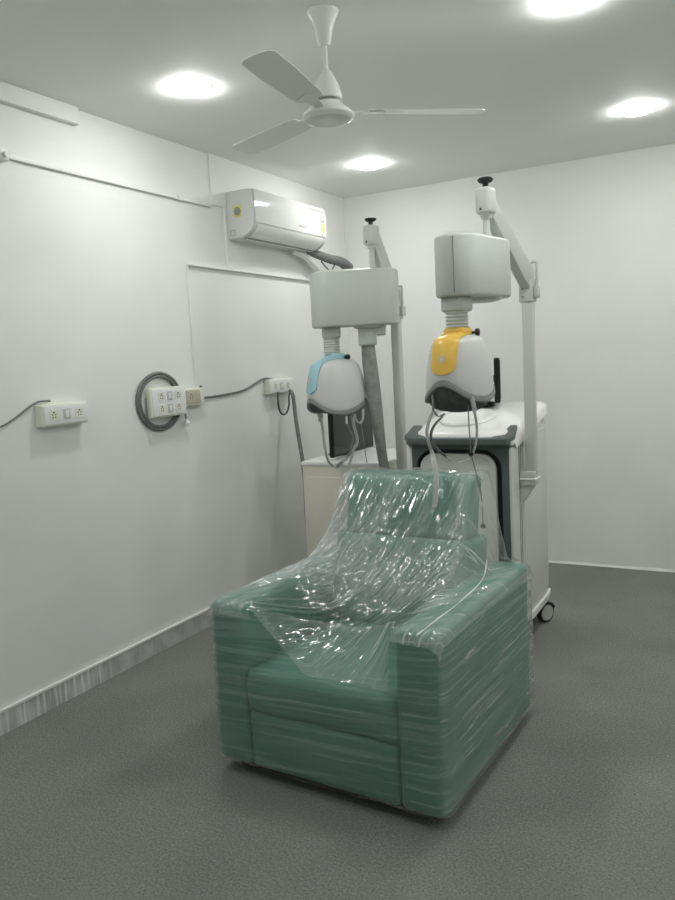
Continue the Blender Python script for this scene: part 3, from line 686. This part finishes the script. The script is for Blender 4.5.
# ------------------------------------------------------------------ helmets
def helmet(label, cxy, z0, z1, facing, colour, cname, k0=1.0, deep=1.0):
    x0, y0 = cxy
    t = thing('treatment_helmet', label, 'helmet', (x0, y0, z0))
    A = Matrix.Translation((x0, y0, 0)) @ Matrix.Rotation(facing, 4, 'Z')            # local x = front
    a_, b_ = .165 * k0, .141 * k0                                                               # half length, half width
    H = z1 - z0
    def rim(th):
        c = math.cos(th)
        q = max(0.0, min(1.0, (abs(th) - 1.25) / 1.4)); q = q * q * (3 - 2 * q)
        return z0 + .010 + .076 * math.exp(-(th / .66) ** 2) + .060 * q
    PR = [(0, .985), (.08, 1.0), (.2, .99), (.35, .968), (.5, .935), (.65, .89), (.78, .835), (.88, .765), (.95, .66), (.985, .55), (1.0, .45)]
    def rr(tt):
        for (p, q), (p2, q2) in zip(PR, PR[1:]):
            if tt <= p2: return q + (q2 - q) * (tt - p) / (p2 - p)
        return PR[-1][1]
    def S(th, tt, off=0.0):
        th = (th + PI) % (2 * PI) - PI
        k = rr(tt) + off / .16
        return Vector((a_ * k * math.cos(th) - .0, b_ * k * math.sin(th), rim(th) * (1 - tt) + z1 * tt + off * max(0, tt - .6) * 1.6))
    n = 56; ts = [0, .04, .1, .2, .3, .4, .5, .6, .7, .78, .84, .88, .92, .95, .97, .985, 1.0]
    bm = bmesh.new(); g = [[bm.verts.new(S(2 * PI * i / n, q)) for i in range(n)] for q in ts]
    for u, v in zip(g, g[1:]):
        for i in range(n): bm.faces.new((u[i], u[(i + 1) % n], v[(i + 1) % n], v[i]))
    bm.faces.new(g[-1])
    xf(bm, bm.verts, A); sh = link('shell', bm, M['helmet'], t)
    # grey rubber rim following the lower edge
    bm = bmesh.new(); g = []
    for i in range(n):
        th = 2 * PI * i / n; p = S(th, 0); er = Vector((p.x, p.y, 0)).normalized()
        g.append([bm.verts.new(p + er * dx + Vector((0, 0, dz))) for dx, dz in ((.002, .004), (.007, -.002), (.008, -.021), (.001, -.027), (-.012, -.026), (-.014, .004))])
    for i in range(n):
        u, v = g[i], g[(i + 1) % n]
        for j in range(6): bm.faces.new((u[j], u[(j + 1) % 6], v[(j + 1) % 6], v[j]))
    xf(bm, bm.verts, A); link('rim', bm, M['rubber'], t, label='grey rubber rim')
    # dark lining that bulges below the rim
    bm = bmesh.new(); g = []
    for q, k, dz in ((0, .95, .0), (.25, .90, -.022 * deep), (.5, .80, -.042 * deep), (.75, .60, -.056 * deep), (1, .30, -.064 * deep)):
        g.append([bm.verts.new((a_ * k * math.cos(2 * PI * i / n), b_ * k * math.sin(2 * PI * i / n), (rim((2 * PI * i / n + PI) % (2 * PI) - PI) - .008) * (1 - q) + (z0 + .010) * q + dz)) for i in range(n)])
    for u, v in zip(g, g[1:]):
        for i in range(n): bm.faces.new((u[i], u[(i + 1) % n], v[(i + 1) % n], v[i]))
    bm.faces.new(g[-1]); xf(bm, bm.verts, A); link('lining', bm, M['pad'], t, label='dark lining')
    # coloured tongue: from the neck over the brow, rounded at its lower end
    bm = bmesh.new(); m_, k_ = 16, 22; hw = .058; g = []
    tb = .135
    for j in range(k_ + 1):
        tt = tb + (1 - tb) * (j / k_) ** 1.7; row = []
        down = (tt - tb) * H
        w = hw * math.sqrt(max(0, 1 - max(0, 1 - down / .056) ** 2)) if down < .056 else hw
        zc = rim(0) * (1 - tt) + z1 * tt
        for i in range(m_ + 1):
            sx = (i / m_ * 2 - 1) * w
            th = math.asin(max(-.99, min(.99, sx / (b_ * rr(tt)))))
            row.append((th, min(1.0, (zc - rim(th)) / (z1 - rim(th)))))
        g.append(row)
    outer = [[bm.verts.new(S(th, tt, .007)) for th, tt in row] for row in g]
    inner = [[bm.verts.new(S(th, tt, -.004)) for th, tt in row] for row in g]
    for j in range(k_):
        for i in range(m_):
            bm.faces.new((outer[j][i], outer[j][i + 1], outer[j + 1][i + 1], outer[j + 1][i]))
            bm.faces.new((inner[j][i + 1], inner[j][i], inner[j + 1][i], inner[j + 1][i + 1]))
    for j in range(k_):
        for i in (0, m_): bm.faces.new((outer[j][i], outer[j + 1][i], inner[j + 1][i], inner[j][i]))
    bmesh.ops.remove_doubles(bm, verts=bm.verts, dist=.0004)
    # neck socket under the bellows
    nv = box(bm, -.052, .050, -.050, .050, z1 - .012, z1 + .034, bev=.016, seg=4)
    nv += box(bm, .0, .078, -.050, .050, z1 - .030, z1 + .012, bev=.014, seg=4)
    xf(bm, bm.verts, A); tg = link('tongue', bm, M[colour], t, label=cname + ' tongue over the brow')
    # round emblem on the tongue: white ring with a peak inside
    c = S(0, .48, .0085); nrm = (S(0, .48, .0085) - S(0, .48, 0)).normalized(); nrm = Vector((nrm.x, 0, .12)).normalized()
    rotm = nrm.to_track_quat('Z', 'Y').to_matrix().to_4x4()
    E = A @ Matrix.Translation(c) @ rotm
    bm = bmesh.new(); lathe(bm, [(.0, 0), (.016, 0), (.016, .0012), (.0, .0012)], 24, E, caps=False); em = link('emblem', bm, M['helmet'], tg, label='pale round emblem')
    bm = bmesh.new()
    for a0 in (25, 145, 265):
        vs = []
        for q in range(7):
            a = math.radians(a0 + q * 12); vs.append(((.0115 * math.cos(a), .0115 * math.sin(a)), (.006 * math.cos(a + .25), .006 * math.sin(a + .25))))
        for (p1, p2), (p3, p4) in zip(vs, vs[1:]):
            bm.faces.new([bm.verts.new(E @ Vector((p[0], p[1], .0016))) for p in (p1, p3, p4, p2)])
    link('emblem_swirl', bm, M[colour], em)
    # black thumb screw behind the neck
    KM = A @ Matrix.Translation((-.035, .045, z1 + .010)) @ Matrix.Rotation(-PI / 2, 4, 'X') @ Matrix.Rotation(-.35, 4, 'Y')
    bm = bmesh.new(); lathe(bm, [(.006, 0), (.006, .016), (.015, .018), (.017, .026), (.015, .036), (.008, .038)], 16, KM); link('thumb_screw', bm, M['black'], t, label='black thumb screw')
    return t

# yellow helmet faces left of the camera, blue one is seen from its side
YC = (R_NECK[0] + .002, R_NECK[1]); YZ0 = 1.355
yh = helmet('helmet with a yellow tongue hanging above the armchair back on the right arm', YC, YZ0, 1.628, math.radians(-96), 'yellow', 'yellow')
BC = (L_NECK[0] + .012, L_NECK[1] + .01); BZ0 = 1.248
bh = helmet('helmet with a sky blue tongue hanging in front of the monitor on the left arm', BC, BZ0, 1.555, math.radians(-121), 'blue', 'sky blue', 1.1, .35)

def strap(parent, pts, w, m, name='strap', th=.003):
    bm = bmesh.new(); ribbon(bm, pts, w, th); return link(name, bm, M[m], parent)
def cord(parent, pts, r, m, name='cord'):
    bm = bmesh.new(); tube(bm, pts, r, 8); return link(name, bm, M[m], parent)
# straps of the yellow helmet (all in an upright plane in front of the armchair back)
yy = 3.02
def yp(px, py, d=0.0): return ony(yy + d, px, py)
cord(yh, [yp(432, 394, .02), yp(433, 402), yp(433, 411)], .005, 'rubber', 'strap_stem')
strap(yh, [yp(434, 410), yp(430, 418), yp(427, 430), yp(428, 440), yp(432, 453), yp(434, 462, -.08), yp(436, 473, -.13), yp(436, 485, -.17), yp(435.5, 496, -.19), yp(434.5, 507, -.205)], lambda f: .016 + .012 * f, 'strap')
strap(yh, [yp(434, 411, .01), yp(438, 416, .01), yp(445, 414, .01)], .012, 'strapdark')
strap(yh, [yp(443, 416, .006), yp(434, 426, .006), yp(431, 437, .006), yp(436, 448, .006), yp(447, 457, .006)], lambda f: .010 + .014 * f, 'strapdark')
strap(yh, [yp(446, 456, .0), yp(452, 461, -.01), yp(461, 462, -.01), yp(470, 458), yp(475, 447), yp(477, 430), yp(475, 414), yp(472, 400, .02), yp(471, 393, .05)], lambda f: .007 + .009 * f, 'strap')
strap(yh, [yp(471, 394, .05), yp(473, 402, .02), yp(475, 412)], .022, 'strap', 'strap_anchor')
c1 = cord(yh, [yp(468, 402, .05), yp(469, 425, .02), yp(470, 440), yp(471, 453), yp(474, 465), yp(480, 487, -.01), yp(482, 505, -.02), yp(483, 524, -.03)], .0028, 'strapdark')
for p in (yp(471, 454), yp(483, 526, -.03)):
    bm = bmesh.new(); lathe(bm, [(.004, -.010), (.010, -.006), (.011, 0), (.010, .006), (.004, .010)], 14, Matrix.Translation(p)); link('cord_bead', bm, M['black'], c1, label='black bead')
# straps of the blue helmet
by = 3.90
def bp_(px, py, d=0.0): return ony(by + d, px, py)
strap(bh, [bp_(318, 409, .06), bp_(320, 414, .03), bp_(321, 420)], .045, 'strap', 'strap_anchor')
strap(bh, [bp_(321, 418), bp_(323, 432), bp_(325, 448), bp_(328, 460), bp_(333, 466), bp_(338, 467)], .028, 'strap')
strap(bh, [bp_(336, 467), bp_(342, 462), bp_(348, 456), bp_(352, 450)], .026, 'strapdark')
strap(bh, [bp_(350, 408, .06), bp_(352, 416, .02), bp_(354, 426), bp_(357, 438), bp_(356, 446), bp_(349, 455), bp_(341, 463)], lambda f: .034 - .01 * f, 'strap')
strap(bh, [bp_(346, 423, -.01), bp_(350, 430, -.01), bp_(353, 438, -.01), bp_(351, 449, -.01)], .014, 'strapdark')
strap(bh, [bp_(355, 445, -.012), bp_(351, 459, -.012), bp_(347, 472, -.012), bp_(343, 484, -.012), bp_(341, 490, -.012)], .022, 'strap')
strap(bh, [bp_(354, 414, .01), bp_(356, 420), bp_(360, 423), bp_(363, 418), bp_(363, 409, .03)], .018, 'strap')
bm = newbox(-.009, .009, -.002, .002, -.022, .022, bev=.0015, M4=Matrix.Translation(bp_(346.5, 420, -.02)) @ Matrix.Rotation(-.45, 4, 'Z')); link('care_tag', bm, M['white'], bh, label='small white tag')
cord(bh, [bp_(361, 422), bp_(363, 436), bp_(365, 450), bp_(367, 463)], .0025, 'strapdark')

# ------------------------------------------------------------------ armchair wrapped in film
CRZ = math.radians(-2.6); CX, CY = -1.337, 2.187
ch = thing('armchair', 'teal armchair wrapped in clear stretch film, standing on the grey carpet', 'armchair', (CX, CY, 0), CRZ)
CM = OFF[ch]
W2, D = .472, .94
def soft(bm, M4=None, cuts=0):
    pass
def cushion(x0, x1, y0, y1, z0, z1, r=.03, crown=(0, 0, 0), n=14, wr=0.0, seed=0):
    """rounded box with bulging faces, built as a subdivided superellipsoid-like block"""
    bm = bmesh.new(); bmesh.ops.create_cube(bm, size=2.0)
    bmesh.ops.subdivide_edges(bm, edges=bm.edges[:], cuts=n, use_grid_fill=True)
    hx, hy, hz = (x1 - x0) / 2, (y1 - y0) / 2, (z1 - z0) / 2; c = Vector(((x0 + x1) / 2, (y0 + y1) / 2, (z0 + z1) / 2))
    for v in bm.verts:
        p = v.co.copy()
        q = Vector((p.x * hx, p.y * hy, p.z * hz))
        # denser rows near the edges
        def ease(a, h):
            k = r / h * .9 if h > r else .9
            s = math.copysign(1, a); a = abs(a)
            return s * (a / (1 - .15) * (1 - k) if a < .85 else (1 - k) + (a - .85) / .15 * k) * h
        q = Vector((ease(p.x, hx), ease(p.y, hy), ease(p.z, hz)))
        core = Vector((max(-hx + r, min(hx - r, q.x)), max(-hy + r, min(hy - r, q.y)), max(-hz + r, min(hz - r, q.z))))
        d = q - core
        if d.length > 1e-6: q = core + d.normalized() * r if (abs(abs(p.x) - 1) < 1e-4 or abs(abs(p.y) - 1) < 1e-4 or abs(abs(p.z) - 1) < 1e-4) else q
        fx, fy, fz = 1 - p.x ** 2, 1 - p.y ** 2, 1 - p.z ** 2
        q.x += math.copysign(1, p.x) * crown[0] * fy * fz * (abs(p.x) > .999)
        q.y += math.copysign(1, p.y) * crown[1] * fx * fz * (abs(p.y) > .999)
        q.z += math.copysign(1, p.z) * crown[2] * fx * fy * (abs(p.z) > .999)
        if wr: q += Vector((noise.noise(q * 9 + Vector((seed, 0, 0))), noise.noise(q * 9 + Vector((0, seed, 0))), noise.noise(q * 9 + Vector((0, 0, seed))))) * wr
        v.co = c + q
    return bm
def cpart(name, bm, m, shear=None, label=None):
    if shear:                                             # lean back: y += k * (z - z0)
        for v in bm.verts: v.co.y += shear[0] * (v.co.z - shear[1])
    xf(bm, bm.verts, CM)
    return link(name, bm, m, ch, label=label, angle=80)
AT = .675
cpart('armrest', cushion(-W2, -W2 + .152, 0, D - .02, .042, AT, .030, (.004, .004, .006), wr=.003, seed=1), M['teal'])
cpart('armrest', cushion(W2 - .168, W2, 0, D - .02, .042, AT, .030, (.004, .004, .006), wr=.003, seed=5), M['teal'])
cpart('seat_cushion', cushion(-W2 + .150, W2 - .166, 0, .66, .268, .425, .026, (.0, .006, .022), wr=.005, seed=9), M['teal'])
cpart('front_panel', cushion(-W2 + .150, W2 - .166, .006, .10, .044, .272, .024, (0, .008, 0), wr=.004, seed=13), M['teal'])
cpart('seat_base', newbox(-W2 + .14, W2 - .15, .09, D - .05, .07, .27, bev=.01), M['teal'])
cpart('backrest', cushion(-.325, .325, .60, .765, .40, .80, .022, (.0, .012, 0), wr=.004, seed=17), M['teal'], (.26, .40))
cpart('headrest', cushion(-.290, .290,   .605, .75, .785, 1.048, .03, (.0, .010, .006), wr=.004, seed=21), M['teal'], (.26, .40))
cpart('back_panel', newbox(-W2 + .03, W2 - .03, D - .06, D, .07, .62, bev=.02), M['teal'])
for x in (-W2 + .11, W2 - .11):
    for y in (.12, D - .12):
        bm = bmesh.new(); lathe(bm, [(.022, 0), (.026, .03), (.028, .05)], 18, Matrix.Translation((x, y, 0))); cpart('foot', bm, M['feet_shade'])
cpart('base_shade', newbox(-W2 + .06, W2 - .06, .055, D - .055, .012, .06), M['feet_shade'], label='black underside block in place of the shade below')  # black block put in for the dark shade under the chair

# the film: side band all round, and a sheet tented from the backrest over the arms
bm = bmesh.new(); uvl = bm.loops.layers.uv.new('folds'); crl = bm.verts.layers.float.new('crumple'); milk_sheen = bm.verts.layers.float.new('layers')
g = .006; Wf = W2 + g; y0f, y1f = -.013, D + .03
def band_outline(n=460):
    pts = rrect(-Wf, Wf, y0f, y1f, .05, 8)                # in x,y
    segs = []; tot = 0
    for a, b in zip(pts, pts[1:] + pts[:1]):
        l = math.dist(a, b); segs.append((a, b, l, tot)); tot += l
    out = []
    for i in range(n):
        s = tot * i / n
        for a, b, l, t0 in segs:
            if t0 <= s <= t0 + l + 1e-9:
                k = (s - t0) / l if l > 0 else 0; out.append((a[0] + (b[0] - a[0]) * k, a[1] + (b[1] - a[1]) * k, s)); break
    return out, tot
ol, tot = band_outline(); NZ = 52; zb0, zt0 = .062, AT - .02
def nrm2(i):
    a, b = ol[i - 1], ol[(i + 1) % len(ol)]; d = Vector((b[0] - a[0], b[1] - a[1])).normalized(); return Vector((d.y, -d.x))
rows = []
for j in range(NZ + 1):
    z = zb0 + (zt0 - zb0) * j / NZ; row = []
    for i, (x, y, s) in enumerate(ol):
        nn = nrm2(i); front = y < .0
        slope = -.06 if front else .03
        f = noise.noise(Vector((s * 1.1, (z + slope * s) * 19, 2.0))) * .006 + noise.noise(Vector((s * 2.2, (z + slope * s) * 46, 9.0))) * .0026
        zz = z + (.008 * noise.noise(Vector((s * 7, 0, 4))) if j == 0 else 0)
        v = bm.verts.new((x + nn.x * (f + .004), y + nn.y * (f + .004), zz)); v[crl] = .04 + .22 * max(0, noise.noise(Vector((s * 3, z * 9, 11)))); v[milk_sheen] = (.0 if front else .5 if nn.x > .7 else .25); row.append(v)  # none in front, most on the right: sheen painted in by side
    rows.append(row)
for j in range(NZ):
    for i in range(len(ol)):
        k = (i + 1) % len(ol)
        fc = bm.faces.new((rows[j][i], rows[j][k], rows[j + 1][k], rows[j + 1][i]))
        for lp in fc.loops:
            s = ol[i][2] if lp.vert in (rows[j][i], rows[j + 1][i]) else (ol[i][2] + tot / len(ol))
            front = ol[i][1] < .0; slope = -.06 if front else .03
            lp[uvl].uv = (s, lp.vert.co.z + slope * s)
# tented sheet
NX, NY = 150, 150
def sheet_z(x, y):
    s = max(0, min(1, (y - .10) / (.75 - .10)))
    bw = .30 + .03 * (1 - s)
    ax_ = abs(x - .002); e = max(0, (ax_ - bw) / ((Wf if x < 0 else .375) - bw)); side = (1 - min(1, e)) ** (2.6 if x < 0 else 1.3)
    base = AT + .008
    rise = .372 * (.82 * s ** 4 + .18 * s ** 1.5)
    z = base + rise * side
    inside = max(0, 1 - (x / .30) ** 2) if abs(x) < .30 else 0
    sag = math.exp(-((y - .25) / .26) ** 2) * inside
    z -= .115 * sag
    if y > .75: z = base + .372 * side
    # rounded over the arm edges
    ed = Wf - abs(x)
    if ed < .05: z -= .05 - math.sqrt(max(0, .05 ** 2 - (.05 - ed) ** 2))
    fy = y - y0f
    if fy < .05: z -= (.05 - math.sqrt(max(0, .05 ** 2 - (.05 - fy) ** 2)))
    by_ = y1f - y
    if by_ < .05: z -= (.05 - math.sqrt(max(0, .05 ** 2 - (.05 - by_) ** 2)))
    return z
grid = []
for j in range(NY + 1):
    y = y0f + (y1f - y0f) * j / NY; row = []
    for i in range(NX + 1):
        x = -Wf + 2 * Wf * i / NX
        u, w = x * .45 + y * .89, x * .89 - y * .45
        z = sheet_z(x, y)
        ed = min(1, min(Wf - abs(x), y - y0f, y1f - y) / .06)
        s = max(0, min(1, (y - .12) / .5))
        amp = (.004 + .008 * s) * max(.15, ed)
        fz = noise.noise(Vector((u * 2.2, w * 22, 1.0))) * amp + noise.noise(Vector((u * 4, w * 55, 5.0))) * amp * .45
        nz = noise.noise(Vector((x * 5 + y * 2, y * 5, 0)))
        cr = (math.exp(-((y - .47) / .13) ** 2) * (.9 + .5 * nz) * (1 if abs(x) < .33 else .35)
              + .6 * math.exp(-((x + .40) / .09) ** 2) * math.exp(-((y - .25) / .30) ** 2) * (.8 + .6 * nz)
              + .8 * math.exp(-((x + .40 - .9 * (y - .30)) / .06) ** 2) * (.2 < y < .75)
              + .9 * math.exp(-((x - .31 + .10 * (y - .3)) / .035) ** 2) * (y > .25)
              + .8 * math.exp(-((x + .33 + .06 * nz) / .05) ** 2) * (y > .40)
              + 1.5 * max(0, noise.noise(Vector((u * 1.6, w * 8, 20))) - .12) * (y > .45))
        cr = max(0, min(1, cr)) + .04
        fz += cr * .007 * noise.noise(Vector((x * 34, y * 34, 8)))
        v = bm.verts.new((x, y, z + fz)); v[crl] = cr; v[milk_sheen] = max(0, min(1, .02 + .55 * (abs(x) > .31) * (y < .8) + .5 * (x < -.29) * (y > .45) + .35 * noise.noise(Vector((u * 2, w * 7, 30))))); row.append(v)  # arm tops whitened as painted sheen; left slope is bunched film
    grid.append(row)
# over the seat the film runs from an arc between the arms down to the front edge of the cushion
for row in grid:
    for v in row:
        x, y = v.co.x, v.co.y
        if -.27 < x < .295:
            q = max(0, min(1, (x + .27) / .24)); lim = .21 * q * q * (3 - 2 * q) * max(0, 1 - (max(0, x) / .295) ** 2) ** .5
            if y < lim:
                k = max(0, (y - y0f) / (lim - y0f)); zt = sheet_z(x, lim)
                lowz = .462 + .205 * max(0, min(1, (-.04 - x) / .22))
                v.co.z = lowz + (max(zt, lowz) - lowz) * k ** .9 + .003 * noise.noise(Vector((x * 9, y * 30, 3)))
                v[crl] = .03 + .5 * math.exp(-((k - 1) / .12) ** 2) + .35 * math.exp(-((x + .06) / .07) ** 2 - ((k - .5) / .25) ** 2); v[milk_sheen] = .40
for j in range(NY):
    for i in range(NX):
        vs = (grid[j][i], grid[j][i + 1], grid[j + 1][i + 1], grid[j + 1][i])
        fc = bm.faces.new(vs)
        for lp in fc.loops:
            x, y = lp.vert.co.x, lp.vert.co.y; lp[uvl].uv = (x * .45 + y * .89 + 9, x * .89 - y * .45)
# drop the band's faces that would close the opening above the seat (front, between the arms, upper part)
dead = [f for f in bm.faces if all(abs(v.co.y - y0f) < .03 and -.27 < v.co.x < .295 and v.co.z > .505 + .20 * max(0, min(1, (-.04 - v.co.x) / .22)) for v in f.verts)]
bmesh.ops.delete(bm, geom=dead, context='FACES')
loose = [v for v in bm.verts if not v.link_faces]; bmesh.ops.delete(bm, geom=loose, context='VERTS')
xf(bm, bm.verts, CM)
link('plastic_wrap', bm, M['film'], ch, label='clear wrinkled stretch film', angle=180)

M['filmedge'] = mat('bunched_film', (.72, .76, .74), .3, .5)
bm = bmesh.new(); inv = CM.inverted()
P = [inv @ onz(.706, *p) for p in ((487, 560), (482, 580), (474, 604), (463, 625), (452, 641))]
for p in P: p.x = min(p.x, W2 - .03)
tube(bm, P, lambda f: .0022 + .001 * math.sin(f * 20), 8)
cpart('film_edge', bm, M['filmedge'], label='white bunched edge of the film on the right armrest')

# ------------------------------------------------------------------ look
w = bpy.data.worlds.new('world'); SC.world = w; w.use_nodes = True
w.node_tree.nodes['Background'].inputs['Color'].default_value = (.5, .52, .5, 1)
w.node_tree.nodes['Background'].inputs['Strength'].default_value = 0.0
SC.view_settings.view_transform = 'Standard'; SC.view_settings.look = 'None'
SC.view_settings.gamma = 1.0; SC.view_settings.use_curve_mapping = False
SC.view_settings.exposure = 0.0
SC.cycles.max_bounces = 10; SC.cycles.transparent_max_bounces = 16; SC.cycles.diffuse_bounces = 6
SC.cycles.sample_clamp_indirect = 8.0
